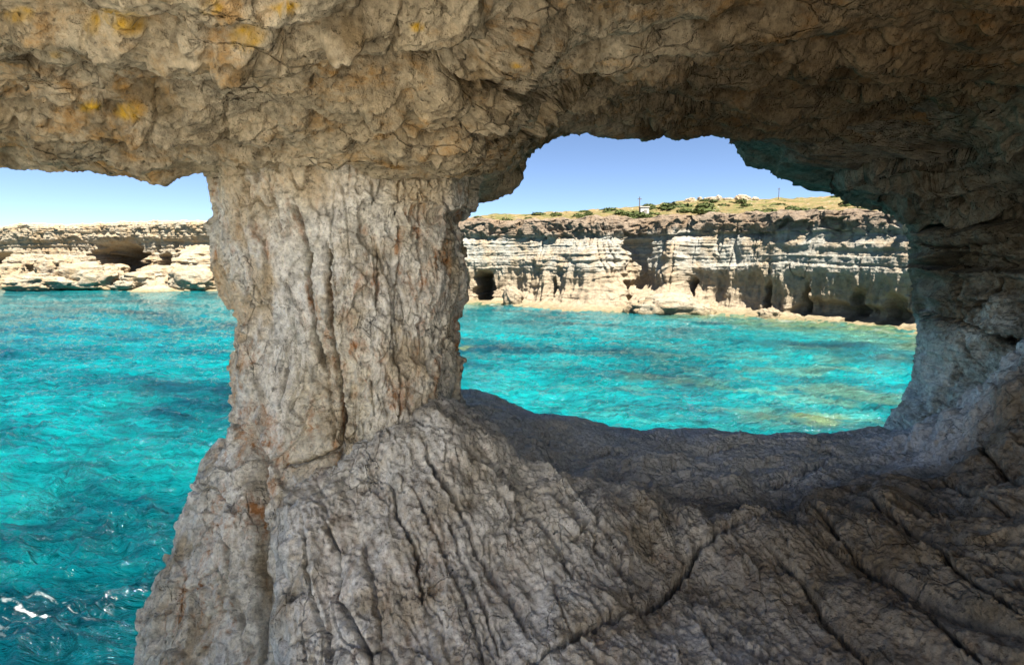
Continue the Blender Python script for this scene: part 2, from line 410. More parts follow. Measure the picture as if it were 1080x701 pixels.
Cn = P((tab(pil, 1) + tab(pil, 2)) / 2, tab(pil, 0), tab(pil, 3)); hw = (tab(pil, 2) - tab(pil, 1)) / 2 / F * tab(pil, 3)
zt = Cn[:, 2]; order = np.argsort(zt)
zz = seg_lin((-1.0, 2.6, 60), (2.6, 5.75, 640), (5.75, 6.4, 16))
zlo = zt.min()
def pc(arr, z):
    r = ci(z, zt[order], np.asarray(arr)[order]); return r
cx_ = pc(Cn[:, 0], zz); hw_ = pc(hw, zz); yc_ = pc(tab(pil, 3), zz); ry_ = pc(tab(pil, 4), zz)
ext = np.clip(zlo - zz, 0, None); hw_ = hw_ + .12 * ext
th = np.concatenate([np.linspace(-.25, math.pi + .25, 760, endpoint=False), np.linspace(math.pi + .25, 2 * math.pi - .25, 150, endpoint=False)])   # front half dense
ct_, st_ = np.cos(th), np.sin(th)
sq = .78                                                # squarish section
Xp = cx_[:, None] + hw_[:, None] * np.sign(ct_) * np.abs(ct_) ** sq
Yp = yc_[:, None] - ry_[:, None] * np.sign(st_) * np.abs(st_) ** sq
V = np.stack([Xp, Yp, np.broadcast_to(zz[:, None], Xp.shape)], -1)
fl = [a for a in pil]
for it in range(6):                                     # fit the true outline of every ring (its near corners bulge in perspective)
    a_, b_ = proj(V)
    il, ir = a_.argmin(1), a_.argmax(1); rr = np.arange(len(zz))
    tl = ci(b_[rr, il], tab(pil, 0), tab(pil, 1)); trr = ci(b_[rr, ir], tab(pil, 0), tab(pil, 2))
    vl, vr = V[rr, il, 0] + (tl - a_[rr, il]) / F * V[rr, il, 1], V[rr, ir, 0] + (trr - a_[rr, ir]) / F * V[rr, ir, 1]
    xl, xr_ = V[rr, il, 0], V[rr, ir, 0]
    k_ = ((vr - vl) / (xr_ - xl))[:, None]
    V[..., 0] = vl[:, None] + (V[..., 0] - xl[:, None]) * k_
N0 = grid_normals(V, 1, True)
C0 = np.stack([cx_, yc_, zz], -1)[:, None]
ps = 1 if (N0 * (V - C0)).sum(-1).mean() > 0 else -1
N0 *= ps
front = (V[..., 1] < yc_[:, None] + .1)
g = V * A3(1, 1, .38)
w3 = np.stack([fbm(V * 1.5, 2, 31), fbm(V * 1.5, 2, 32), fbm(V * 1.5, 2, 33)], -1)
D = .05 * fbm(V * 1.1, 3, 34) + .032 * fbm(V * A3(2.2, 2.2, 1.2), 6, 35, .48)
f1, f2, cv, ct = voro(V * A3(3.0, 3.0, 2.3) + .5 * w3, 36)
D += .030 * (cv - .5) + .035 * ct
f1, f2, cv, ct = voro(V * A3(9, 9, 6) + .8 * w3, 37)
D += .008 * (cv - .5) + .012 * ct
D += .006 * fbm(V * 14, 4, 39, .6)
D -= .006 * sstep(.35, .7, fbm(V * A3(9, 9, 6), 3, 40))
D -= .045 * crackn(V * A3(4.2, 4.2, 1.3), .022, 41, .45)
D -= .02 * crackn(V * A3(7, 7, 3.2), .035, 42, .6)
D -= .02 * crackn(V * A3(1.8, 1.8, 5), .03, 43, .8)
D -= .05 * crackn(V * A3(3.0, 3.0, .8), .02, 104, .5)
D += .05 * sstep(.0, .06, fbm(V * A3(1.5, 1.5, .8), 4, 48)) + .022 * sstep(.0, .06, fbm(V * A3(3, 3, 1.6), 4, 49))
pil_lines = [([(306, 215), (316, 245), (319, 262), (321, 311), (326, 349), (331, 376), (336, 395)], 2.6, .17), ([(344, 255), (347, 270), (347, 311), (350, 372), (357, 415), (358, 471), (359, 500)], 2.4, .16),
             ([(399, 262), (399, 290), (397, 323)], 1.8, .08), ([(427, 270), (424, 295), (420, 325)], 1.6, .07), 
             ([(415, 340), (418, 358), (425, 415), (422, 450)], 1.6, .08), ([(286, 494), (305, 490), (330, 485), (352, 476), (360, 470)], 2.2, .12), ([(366, 494), (398, 484), (415, 471), (445, 460), (490, 455)], 2.0, .10),
             ([(262, 446), (265, 456), (270, 486), (267, 529), (269, 563), (270, 600), (279, 658), (276, 700)], 5.0, .34),
             ([(282, 186), (286, 215), (294, 250)], 1.8, .07), ([(240, 190), (252, 240), (262, 300), (275, 330)], 1.8, .06), ([(292, 310), (296, 350), (293, 400), (290, 440)], 1.4, .06), ([(258, 190), (262, 225)], 2, .06),
             ([(472, 200), (476, 240), (470, 260), (484, 236)], 1.8, .08), ([(445, 190), (448, 240), (452, 300), (450, 380)], 1.4, .05),
             ([(390, 190), (394, 220)], 1.5, .05), ([(230, 560), (243, 580), (232, 640)], 1.6, .06), ([(205, 520), (228, 512), (250, 540)], 1.6, .06), ([(180, 625), (230, 600), (246, 640), (256, 701)], 1.5, .05), ([(225, 440), (250, 452), (262, 468)], 2.2, .10),
             ([(310, 372), (305, 420), (300, 440)], 1.3, .05), ([(338, 372), (345, 430), (350, 470)], 1.2, .05), ([(392, 400), (396, 440)], 1.2, .05), ([(455, 330), (460, 400), (456, 440)], 1.2, .05)]
D -= np.percentile(D, 78)
D -= carve(V, front, pil_lines, 2.2, 45)
V = V + N0 * D[..., None]
N1 = grid_normals(V, 1, True) * ps
V = V + N1 * (.006 * fbm(V * 34, 3, 46, .6) - .005 * crackn(V * A3(15, 15, 8), .1, 47))[..., None]
och = np.clip(sstep(5.15, 5.65, V[..., 2] + .35 * fbm(V * 2.2, 4, 107)) + .9 * sstep(.05, .4, fbm(V * A3(1.6, 1.6, 1.0), 5, 108, .6)) * sstep(4.0, 4.5, V[..., 2]), 0, 1)
o = grid_obj('rock_pillar', V, M['pillar'], ps, True, attrs={'ochre': och})
tag(o, 'broad pale limestone pillar with long vertical cracks and rust stains between cave floor and roof', 'rock pillar')

# ------------------------------------------------------------------ cave floor (height field through control points, dropping to the sea outside)
fp = [(290, 505, 3.22), (330, 492, 3.2), (400, 468, 3.2), (480, 452, 3.32), (300, 560, 2.85), (285, 640, 2.6), (280, 700, 2.45), (400, 700, 2.35), (550, 700, 2.3), (700, 700, 2.3), (850, 700, 2.2), (1000, 700, 2.0), (1080, 700, 1.85),
      (400, 530, 2.95), (400, 600, 2.65), (500, 520, 3.1), (550, 600, 2.8), (650, 600, 2.9), (720, 600, 3.02), (850, 600, 2.85), (1000, 600, 2.55), (1080, 600, 2.3), (510, 440, 3.9), (530, 460, 3.75), (560, 485, 3.65), (600, 520, 3.5), (650, 550, 3.3), (700, 562, 3.3), (770, 568, 3.3),
      (560, 462, 4.3), (640, 490, 4.1), (740, 520, 3.85), (820, 520, 3.9), (900, 500, 4.1), (940, 475, 4.6), (700, 485, 4.4), (980, 478, 4.1), (960, 500, 3.8), (1010, 440, 4.1), (1040, 480, 3.5), (1080, 430, 3.6), (1080, 520, 2.9), (1200, 420, 3.1), (1200, 600, 2.1), (900, 560, 3.2),
      (500, 412, 5.2), (520, 420, 5.2), (560, 436, 5.2), (620, 451, 5.15), (700, 459, 5.1), (760, 461, 5.1), (850, 458, 5.15), (930, 456, 5.3), (1000, 450, 5.3)]
cp = P(tab(fp, 0), tab(fp, 1), tab(fp, 2))
extra = np.array([(-1.2, 1.5, 3.25), (0, 1.2, 3.3), (1.2, 1.2, 3.45), (0, 0, 3.3), (2.2, 0, 4.2), (-2, -1.0, 3.4), (0, -1.6, 3.5), (0, -4, 5.6), (-2.5, -3, 4.9), (3, -3, 5.0), (-4.5, -2, 4.0), (-6, -3.5, 5.4), (-8, -5, 7.0), (-8, -13, 9), (0, -8, 8.5), (0, -13, 9), (7, -13, 9), (6, -6, 7.5), (-3, -5, 6.0), (3.6, 2, 5.0), (3.6, 3.6, 4.8), (-1.6, 4.5, 3.5), (4.5, 4.5, 4.6), (4.5, 1, 5.3), (5.5, -2, 5)])  # points behind the camera raise an added bowl that bounces sun inside
cp = np.concatenate([cp, extra])
def tps_fit(c, lam=.004):
    n = len(c); d = np.linalg.norm(c[:, None, :2] - c[None, :, :2], axis=-1)
    K = np.where(d > 0, d * d * np.log(d + 1e-9), 0) + lam * np.eye(n)
    Pm = np.concatenate([np.ones((n, 1)), c[:, :2]], 1)
    A = np.block([[K, Pm], [Pm.T, np.zeros((3, 3))]])
    return np.linalg.solve(A, np.concatenate([c[:, 2], np.zeros(3)]))
Wt = tps_fit(cp)
def tps(X, Y):
    r = Wt[-3] + Wt[-2] * X + Wt[-1] * Y
    for k in range(len(cp)):
        d2 = (X - cp[k, 0]) ** 2 + (Y - cp[k, 1]) ** 2
        r = r + Wt[k] * .5 * d2 * np.log(d2 + 1e-12)
    return r
ed = P(*[np.array(v, float) for v in zip(*[(300, 400, 4.9), (470, 402, 5.1), (500, 412, 5.2), (520, 419, 5.2), (560, 436, 5.2), (620, 451, 5.15), (700, 459, 5.1), (760, 461, 5.1), (850, 458, 5.15), (930, 456, 5.4), (1000, 450, 5.9), (1300, 450, 6.2)])])
ts = seg_lin((0, 1, 24), (1, 2, 640), (2, 3, 150))       # rows: behind, visible, outer drop
ss = seg_lin((-1, 0, 46), (0, 1, 880), (1, 2, 60))        # cols: left drop, visible, far right
def left_edge(Y): return ci(Y, [-14, -4, 0, 1.2, 2.4, 3.2, 5, 7], [-12, -9, -1.6, -1.12, -1.04, -1.26, -1.7, -1.9])
T, S = np.meshgrid(ts, ss, indexing='ij')
Yv = np.where(T < 1, -5 + 6.4 * T, 0)
def xof(Y, S): 
    xl = left_edge(Y); xr = np.full_like(Y, 4.2)
    return np.where(S < 0, xl + .35 * np.clip(S, -1, 0) , np.where(S <= 1, xl + (xr - xl) * np.clip(S, 0, 1), xr + 3 * (S - 1)))
Yv = np.where(T < 1, -14 + 15.4 * T, 1.4 + (5.2 - 1.4) * np.clip(T - 1, 0, 1))
Xv = xof(Yv, S)
ye = ci(Xv, ed[:, 0], ed[:, 1])
Yv = np.where(T < 1, Yv, 1.4 + (ye - 1.4) * np.clip(T - 1, 0, 1))
Xv = xof(Yv, S)
Zv = tps(Xv, Yv)
dr = np.clip(T - 2, 0, 1)
Yv = Yv + .30 * np.sin(np.clip(dr * 4, 0, 1) * math.pi / 2) + .5 * dr
Zv = Zv - .22 * (1 - np.cos(np.clip(dr * 4, 0, 1) * math.pi / 2)) - 5.2 * np.clip(dr - .2, 0, 1) ** 1.1
dl = np.clip(-S, 0, 1)
Zv = Zv - .18 * (1 - np.cos(np.clip(dl * 3, 0, 1) * math.pi / 2)) - 4.8 * np.clip(dl - .3, 0, 1)
V = np.stack([Xv, Yv, Zv], -1)
N0 = grid_normals(V); fs = 1 if N0[300, 400, 2] > 0 else -1; N0 *= fs
px, py = proj(V)
front = (V[..., 1] > .8) & (T < 2.3)
# bedding runs obliquely: a rotated, stretched frame
def rotxy(V, a):
    c, s = math.cos(a), math.sin(a)
    return np.stack([V[..., 0] * c - V[..., 1] * s, V[..., 0] * s + V[..., 1] * c, V[..., 2]], -1)
# grain azimuth: on the pillar foot it falls towards the viewer and right, on the right slabs it runs lower right
Ra = rotxy(V, -.55); Rb = rotxy(V, -.12)
far = sstep(3.35, 3.9, V[..., 1] + .25 * fbm(V * 1.2, 2, 50) + .35 * np.clip(-V[..., 0], 0, 2)).astype(np.float32)
wr = sstep(.35, 1.0, V[..., 0] + .2 * fbm(V * 1.5, 2, 51)).astype(np.float32)
w3 = np.stack([fbm(V * 1.6, 2, 52), fbm(V * 1.6, 2, 53), fbm(V * 1.6, 2, 54)], -1)
D = .07 * fbm(V * 1.2, 3, 55)
da = 0; 
def slab_detail(R, s):
    q = R * A3(3.0, .75, 2.0)
    f1, f2, cv, ct = voro(q * 1.5 + .6 * w3, s)
    d = .028 * (cv - .5) + .035 * ct
    d = d + .020 * fbm(q * 2.0 + .5 * w3, 6, s + 1, .55)
    d = d - .05 * crackn(q * 1.9, .04, s + 3, .3) - .025 * crackn(q * 4.5, .05, s + 4, .35)
    return d
da = slab_detail(Ra, 60); db = slab_detail(Rb, 66)
bl_ = (Rb[..., 0] - .35 * (V[..., 2] - 3.5) + .14 * fbm(V * A3(1.6, .6, 1), 4, 57)) / .34
db = db + .085 * (np.abs(np.sin(math.pi * bl_)) ** .6 - .7) * (.3 + .7 * sstep(-.2, .2, fbm(V * A3(1.4, .4, 1), 2, 58)))
bl_ = (Ra[..., 0] + .14 * fbm(V * A3(1.2, 1.2, 1), 4, 59)) / .40
da = da + .05 * (np.abs(np.sin(math.pi * bl_)) ** .6 - .7) * sstep(-.1, .25, fbm(V * 1.1, 2, 98))
dn = da * (1 - wr) + db * wr
dn = dn + .016 * (fbm(Ra * A3(11, 1.6, 4), 3, 105, .6) * (1 - wr) + fbm(Rb * A3(11, 1.2, 4), 3, 106, .6) * wr)
# far ledge: smooth, finely dimpled
f1, f2, cv, ct = voro(V * A3(5, 7, 5) + .5 * w3, 72)
df = .055 * sstep(1.97, 1.8, T) * billow(V * A3(1.6, 3.4, 3), 3, 73) + .022 * ct - .03 * crackn(V * A3(3, 5, 3), .05, 74, .5)
D = D + dn * (1 - far) + df * far + .008 * fbm(V * 18, 3, 75)
fl_lines = [([(284, 534), (312, 522), (346, 503), (370, 493)], 2.0, .07), ([(342, 545), (355, 580), (355, 632), (385, 675), (398, 701)], 1.8, .08), ([(411, 503), (419, 542), (441, 585), (449, 640)], 1.8, .08),
            ([(447, 465), (458, 499), (479, 529), (501, 572), (522, 606), (544, 640), (557, 675)], 2.0, .10), ([(509, 486), (552, 542), (587, 580), (602, 620)], 1.8, .08), ([(380, 565), (390, 610), (398, 640), (402, 675)], 1.6, .07),
            ([(551, 705), (597, 686), (645, 659), (677, 648), (704, 627), (717, 611), (736, 587), (779, 568), (810, 562)], 3.0, .13), ([(554, 485), (580, 503), (630, 508), (677, 516), (699, 530), (742, 556), (779, 551), (822, 540), (850, 530), (876, 515)], 3.0, .11),
            ([(758, 508), (790, 526), (822, 539)], 2.0, .06), ([(962, 497), (975, 484), (990, 476)], 2.5, .08), ([(811, 589), (849, 616), (876, 659), (930, 700)], 2.2, .07), ([(849, 545), (908, 595), (983, 648), (1040, 705)], 2.4, .08),
            ([(897, 525), (983, 584), (1085, 659)], 2.4, .08), ([(990, 500), (1040, 530), (1090, 556)], 2.0, .06), ([(1020, 455), (1050, 490), (1090, 520)], 2.4, .07), ([(470, 545), (500, 610), (530, 690)], 1.5, .06), ([(600, 530), (650, 590), (668, 640)], 1.8, .06),
            ([(560, 520), (610, 560), (640, 600)], 1.6, .06), ([(318, 540), (322, 600), (340, 660), (350, 701)], 1.6, .06), ([(640, 470), (720, 490), (760, 508)], 1.8, .07), ([(850, 470), (885, 478), (840, 497), (815, 500)], 1.8, .07), ([(560, 455), (620, 470), (700, 475), (780, 470)], 1.6, .06), ([(430, 510), (470, 580), (500, 660), (510, 700)], 1.5, .06),
            ([(720, 640), (760, 690), (770, 705)], 2, .06), ([(650, 500), (700, 512)], 1.5, .04)]
yc_line = np.interp(px, [500, 554, 580, 630, 677, 699, 742, 779, 822, 850, 876, 930, 962, 990], [470, 485, 503, 508, 516, 530, 556, 551, 540, 530, 515, 503, 497, 480]) + 4 * fbm(V * 5, 3, 103)
dd_ = py - yc_line
D += .10 * np.where(front & (px > 540) & (px < 990), sstep(-3, 5, dd_) * (1 - sstep(20, 110, dd_)), 0) * sstep(540, 580, px) * sstep(990, 940, px)
D -= np.median(D)
D -= 1.6 * carve(V, front, fl_lines, 3.0, 77)
V = V + N0 * D[..., None]
N1 = grid_normals(V) * fs
V = V + N1 * (.006 * fbm(V * 34, 3, 78, .6) - .010 * crackn(V * 14, .1, 79))[..., None]
dk = sstep(.1, 1.9, V[..., 0] + .5 * fbm(V * 1.2, 4, 99)) * sstep(4.3, 3.6, V[..., 1])  # shade put into the floor colour, stronger towards the right
structure(grid_obj('cave_floor', V[21:], M['floor'], fs, attrs={'brown_shade': dk[21:], 'ledge': far[21:] * (1 - .0 * wr[21:])}))
structure(grid_obj('bounce_slope', V[:22], M['bounce_pale'], fs))  # unseen slope added behind the camera to bounce sunlight into the cave

# ------------------------------------------------------------------ right-hand wall with its hanging lump
#      py   silhouette px, depth of the silhouette, depth where it meets px 1080
wl = [(100, 740, 6.3, 5.2), (138, 762, 6.2, 5.0), (148, 772, 6.1, 4.9), (158, 784, 6.0, 4.8), (168, 800, 6.0, 4.7), (180, 810, 6.0, 4.65), (189, 826, 6.0, 4.6), (193, 858, 5.9, 4.6), (197, 884, 5.9, 4.5), (206, 888, 5.8, 4.5), (216, 897, 5.8, 4.5), (222, 925, 5.8, 4.45), (230, 945, 5.8, 4.4), (240, 957, 5.8, 4.35),
      (262, 958, 5.7, 4.3), (285, 957, 5.7, 4.3), (300, 962, 5.7, 4.3), (325, 962, 5.7, 4.3), (345, 967, 5.65, 4.3), (370, 965, 5.6, 4.25), (400, 961, 5.55, 4.2), (425, 950, 5.5, 4.1), (445, 938, 5.4, 4.0), (458, 929, 5.35, 3.9), (480, 922, 5.3, 3.8), (560, 900, 5.3, 3.6)]
Wp = P(tab(wl, 1), tab(wl, 0), tab(wl, 2)); zw = Wp[:, 2]; od = np.argsort(zw)
zz = seg_lin((-.8, 3.0, 30), (3.0, 6.45, 520), (6.45, 7.2, 16))
def wc(a): return ci(zz, zw[od], np.asarray(a)[od])
sx, sy, ny = wc(Wp[:, 0]), wc(tab(wl, 2)), wc(tab(wl, 3))
us = seg_lin((-1, 0, 90), (0, 1, 460), (1, 2, 60))
ctrl_u = np.array([-1, -.5, -.15, 0, .18, .45, .75, 1.0, 1.4, 2.0])
Xc = np.stack([sx + 3.5, sx + 1.6, sx + .25, sx, sx + .12, sx + .55, sx * .45 + 2.25, 3.55 + 0 * sx, 4.1 + 0 * sx, 4.6 + 0 * sx], 0)
Yc = np.stack([sy + 3.5, sy + 2.4, sy + .9, sy + .25, sy - .35, sy * .5 + ny * .5 - .15, ny, ny * .7, .5 + 0 * sy, -4.5 + 0 * sy], 0)
def lo(C, u):
    out = np.empty((len(zz), len(u)))
    for k in range(len(zz)): out[k] = ci(u, ctrl_u, C[:, k])
    return out
Xw, Yw = lo(Xc, us), lo(Yc, us)
V = np.stack([Xw, Yw, np.broadcast_to(zz[:, None], Xw.shape)], -1)
for it in range(6):
    a_, b_ = proj(V[:, 60:450]); il = a_.argmin(1); rr = np.arange(len(zz))
    tl = np.interp(b_[rr, il], tab(wl, 0), tab(wl, 1))
    V[..., 0] += ((tl - a_[rr, il]) / F * V[:, 60:450][rr, il, 1])[:, None] * (1 - sstep(.3, 1.0, us))[None] * .8
N0 = grid_normals(V); ws_ = 1 if N0[300, 250, 1] < 0 else -1; N0 *= ws_
front = np.broadcast_to((us > -.2)[None], Xw.shape)
w3 = np.stack([fbm(V * 1.5, 2, 81), fbm(V * 1.5, 2, 82), fbm(V * 1.5, 2, 83)], -1)
hz = sstep(4.2, 5.2, V[..., 2]).astype(np.float32)
D = .10 * fbm(V * 1.3, 3, 84)
f1, f2, cv, ct = voro(V * A3(2.2, 2.2, 4.5) + .5 * w3, 85)
zl = (V[..., 2] + .06 * V[..., 0] + .14 * fbm(V * A3(.8, .8, 1), 4, 96)) / .40
zf = zl - np.floor(zl)
D += .40 * hz * ((1 - zf) * sstep(0, .10, zf) - .5) * (.35 + .65 * sstep(-.2, .2, fbm(V * A3(.8, .8, 2.5), 2, 97)))
D += (.035 * (cv - .5) + .04 * ct) * (.35 + .65 * hz) + .05 * fbm(V * A3(2.4, 2.4, 3.4), 6, 95, .6)
f1, f2, cv, ct = voro(V * A3(6, 6, 9) + .6 * w3, 86)
D += .010 * (cv - .5) + .014 * ct
D += .014 * fbm(V * 16, 3, 88, .6)
D -= .06 * crackn(V * A3(1.2, 1.2, 4.5), .03, 89, .4) * (.3 + .7 * hz) + .03 * crackn(V * A3(5, 5, 6), .06, 90, .5)
wl_lines = [([(955, 335), (1000, 338), (1040, 350), (1085, 362)], 2.6, .12), ([(890, 208), (940, 212), (1000, 216), (1085, 215)], 2.6, .12), ([(880, 170), (960, 172), (1085, 175)], 3, .12), ([(958, 255), (1010, 262), (1085, 250)], 2.4, .10),
            ([(1002, 262), (1000, 300), (1006, 335)], 2.4, .09), ([(1040, 262), (1052, 290), (1040, 318), (1010, 325)], 2.2, .08), ([(1000, 380), (980, 430), (972, 465)], 2, .06), ([(1010, 350), (1030, 385), (1025, 430)], 2, .06), ([(820, 150), (850, 168), (900, 175)], 2, .07)]
D -= np.percentile(D, 66)
D -= 2.2 * carve(V, front, wl_lines, 3.6, 92)
V = V + N0 * D[..., None]
for it in range(4):
    a_, b_ = proj(V[:, 40:460]); il = a_.argmin(1); rr = np.arange(len(zz))
    dx = (np.interp(b_[rr, il], tab(wl, 0), tab(wl, 1)) - a_[rr, il]) / F * V[:, 40:460][rr, il, 1]
    kz = np.exp(-(np.arange(-14, 15) / 6.) ** 2); dx = np.convolve(np.pad(dx, 14, 'edge'), kz / kz.sum(), 'valid')
    V[..., 0] += dx[:, None] * (1 - sstep(.3, 1.0, us))[None] * .85
N1 = grid_normals(V) * ws_
V = V + N1 * (.010 * fbm(V * 26, 3, 93, .6) - .014 * crackn(V * 15, .1, 94))[..., None]
o = grid_obj('rock_pillar', V, M['wall'], ws_, attrs={'brown_shade': 1.1 * sstep(4.6, 5.5, V[..., 2] + .35 * V[..., 0] - .8 + .4 * fbm(V * 1.5, 4, 102))})  # painted shade over the upper part of the pier
tag(o, 'dark grey green rock pier at the right edge, its overhanging top reaching out under the roof', 'rock pier')

# ------------------------------------------------------------------ cliffs across the cove
def cliff_mat(name, pale, warm, grey, brown_shade, capz, toned=True):
    m, nt = new_mat(name); N = NT(nt)
    geo = N.n('ShaderNodeNewGeometry').outputs['Position']
    sepz = N.n('ShaderNodeSeparateXYZ'); N.l(geo, sepz.inputs[0])
    lay = N.mapping((.03, .03, 1.6)); pos = N.mapping((1, 1, 1))
    wz = N.math('ADD', sepz.outputs['Z'], N.math('MULTIPLY', N.math('SUBTRACT', N.noise(pos, .35, 4), .5), 2.4))
    base = N.mix(N.ramp(N.noise(lay, 1.5, 6, .7, .1), [(.35, 0.), (.62, 1.)]), pale, grey)
    base = N.mix(N.ramp(N.noise(pos, .45, 6, .65), [(.45, 0.), (.62, 1.)]), base, warm)
    # dark weathered streaks washed down the face
    sk = N.mapping((1.3, 1.3, .12))
    base = N.mix(N.math('MULTIPLY', N.ramp(N.noise(sk, 1.1, 5, .7), [(.52, 0.), (.68, 1.)]), .45), base, brown_shade)
    if toned:
        cap = N.math('MULTIPLY', N.ramp(N.math('DIVIDE', N.math('SUBTRACT', wz, capz), 1.0), [(.0, 0.), (.6, 1.)]), .75)
        base = N.mix(cap, base, brown_shade)
        low = N.ramp(N.math('DIVIDE', wz, 10.0), [(.30, 1.), (.44, 0.)])
        base = N.mix(N.math('MULTIPLY', low, .85), base, warm)
    tide = N.ramp(N.math('DIVIDE', N.math('ADD', sepz.outputs['Z'], N.math('MULTIPLY', N.noise(pos, 1.1, 3), .7)), 2.0), [(.18, 1.), (.50, 0.)])
    base = N.mix(N.math('MULTIPLY', tide, .85), base, (.17, .14, .065))
    v = N.ramp(N.noise(pos, 2.6, 7, .75), [(.3, .6), (.5, 1.), (.7, 1.25)])
    base = N.mix(1.0, base, v, 'MULTIPLY')
    b = N.bump(N.noise(N.mapping((.5, .5, 3.5)), 1.6, 6, .7), .35, .7)
    b = N.bump(N.noise(pos, 2.2, 8, .75), .4, .9, b)
    N.finish(base, b); return m
M['cliff'] = cliff_mat('cliff limestone', (.37, .345, .285), (.33, .26, .175), (.31, .305, .265), (.18, .12, .075), 7.1)
M['coast'] = cliff_mat('coast limestone', (.38, .325, .24), (.34, .25, .15), (.34, .29, .21), (.25, .165, .10), 8, False)

def plan_curve(pts, n):
    """plan positions evenly spaced in photo angle, from (px, Y)"""
    a = np.array([(p[0] - CX) / F for p in pts]); Y = np.array([p[1] for p in pts], float)
    t = np.linspace(a[0], a[-1], n)
    # smooth spline in (angle -> Y)
    y = ci(t, a, Y)
    return t * y, y, CX + t * F
def cliff(name, plan, heights, prof, feats, mat, n, nz, s, cols=.8, strat=.085, capr=.42, sink=(0, 0, 0)):
    X, Y, pxs = plan_curve(plan, n)
    tx, ty = np.gradient(X), np.gradient(Y)
    k = max(3, n // 40); ker = np.ones(k) / k
    pad = lambda a: np.convolve(np.pad(a, (k, k), 'edge'), ker, 'same')[k:-k]
    tx, ty = pad(tx), pad(ty); L = np.hypot(tx, ty); nx, nyy = ty / L, -tx / L        # to the water
    H = ci(pxs, [h[0] for h in heights], [h[1] for h in heights])
    zs = np.array([p[0] for p in prof], float); of = np.array([p[1] for p in prof], float)
    par = np.linspace(0, len(prof) - 1, nz)
    zr = ci(par, np.arange(len(prof)), zs); orr = ci(par, np.arange(len(prof)), of)
    Z = np.where(zr[:, None] < 5, zr[:, None] + 0 * H[None], 5 + (zr[:, None] - 5) * ((H[None] - 5) / 4.0))   # 9 in the profile = H
    O = orr[:, None] + 0 * Z
    Q = np.stack([X[None] + 0 * Z, Y[None] + 0 * Z, Z], -1)
    body = sstep(.4, 1.2, zr)[:, None] * (1 - sstep(8.9, 9.05, zr))[:, None]
    lowb = (sstep(.3, .9, zr) * (1 - sstep(3.3, 4.3, zr)))[:, None]
    capb = (sstep(6.7, 7.3, zr))[:, None]
    mid = (sstep(3.8, 4.4, zr) * (1 - sstep(6.5, 7.1, zr)))[:, None]
    O = O + .5 * fbm(Q * A3(.10, .10, .02), 3, s)
    O = O + cols * lowb * (ridged(Q * A3(.55, .55, .10), 3, s + 1) * .6 - .3)
    # strata
    zz_ = Z + .35 * fbm(Q * A3(.08, .08, .3), 2, s + 2)
    q1 = np.stack([Q[..., 0] * .03, Q[..., 1] * .03, zz_ * 2.6], -1)
    O = O + strat * (mid + .4 * lowb + .4 * capb) * (2.0 * np.clip(fbm(q1, 3, s + 3, .6), -.8, .8))
    f1, f2, cv, ct = voro(Q * A3(.42, .42, .8) + .5 * fbm(Q * .6, 2, s + 4)[..., None], s + 5)
    O = O + capb * body * capr * ((cv - .5) * 1.3 + .8 * ct)
    f1, f2, cv, ct = voro(Q * A3(1.1, 1.1, 1.6), s + 6)
    O = O + body * (.12 + .25 * capb) * capr * 1.6 * (ct + cv - .5)
    O = O + body * .14 * fbm(Q * A3(1, 1, .7), 4, s + 7, .6)
    O = O - body * .3 * crackn(Q * A3(.7, .7, .18), .05, s + 8, .4)
    for (fx, fz0, fz1, w, d, sh) in feats:               # caves (d<0) and buttresses (d>0), fx in px, w in px
        e = np.abs(pxs + (2.5 + .25 * w) * fbm(np.stack([Z * .9, X[None] * .5 + 0 * Z, 0 * Z], -1), 3, s + 9) - fx) / w
        v = sstep(fz0 - .35, fz0, Z) * (1 - sstep(fz1 - sh, fz1 + .15, Z + (.6 * e * e * sh if d < 0 else 0)))
        prof_ = (1 - sstep(.75, 1.0, e)) if d < 0 else np.exp(-(e ** 2) * 1.2)
        if d > 0: prof_ = np.exp(-((e / (1 + .9 * np.clip((4.2 - Z) / 4, 0, 1))) ** 2) * 1.2); d = d * (1 + .35 * np.clip((4.5 - Z) / 4, 0, 1))
        O = O + d * prof_ * v
    V = np.stack([X[None] + nx[None] * O, Y[None] + nyy[None] * O, Z + .10 * fbm(Q * A3(.5, .5, .5), 3, s + 10)], -1)
    top = (zr >= 8.98)[:, None]
    V[..., 2] += np.where(top, .35 * fbm(V * .5, 4, s + 11), 0)
    N0 = grid_normals(V); sg = 1 if (N0[nz // 2, :, 0] * nx + N0[nz // 2, :, 1] * nyy).mean() > 0 else -1
    return structure(grid_obj(name, V, mat, sg))
prof_r = [(-1.5, 4.5), (-.1, 4.0), (.14, 2.5), (.36, 1.4), (.5, .5), (1.0, .1), (2.2, -.15), (3.4, -.05), (3.95, .2), (4.2, .2), (5.2, -.1), (6.3, -.5), (6.9, -.8), (7.15, -1.0), (7.35, -.85), (8.0, -.8), (8.7, -1.0), (9.0, -1.5), (9.0, -3), (9.0, -8), (9.0, -16)]
plan_r = [(330, 82), (400, 74), (490, 67.5), (540, 66), (590, 63), (640, 60), (668, 61), (700, 58), (740, 55.5), (800, 52), (860, 48), (910, 45), (960, 42), (1020, 40), (1100, 37), (1250, 33), (1500, 29)]
hts_r = [(330, 9.4), (490, 9.3), (560, 9.2), (640, 9.1), (700, 9.15), (760, 9.1), (820, 9.0), (880, 8.8), (930, 8.3), (960, 7.9), (1000, 8.3), (1500, 8.0)]
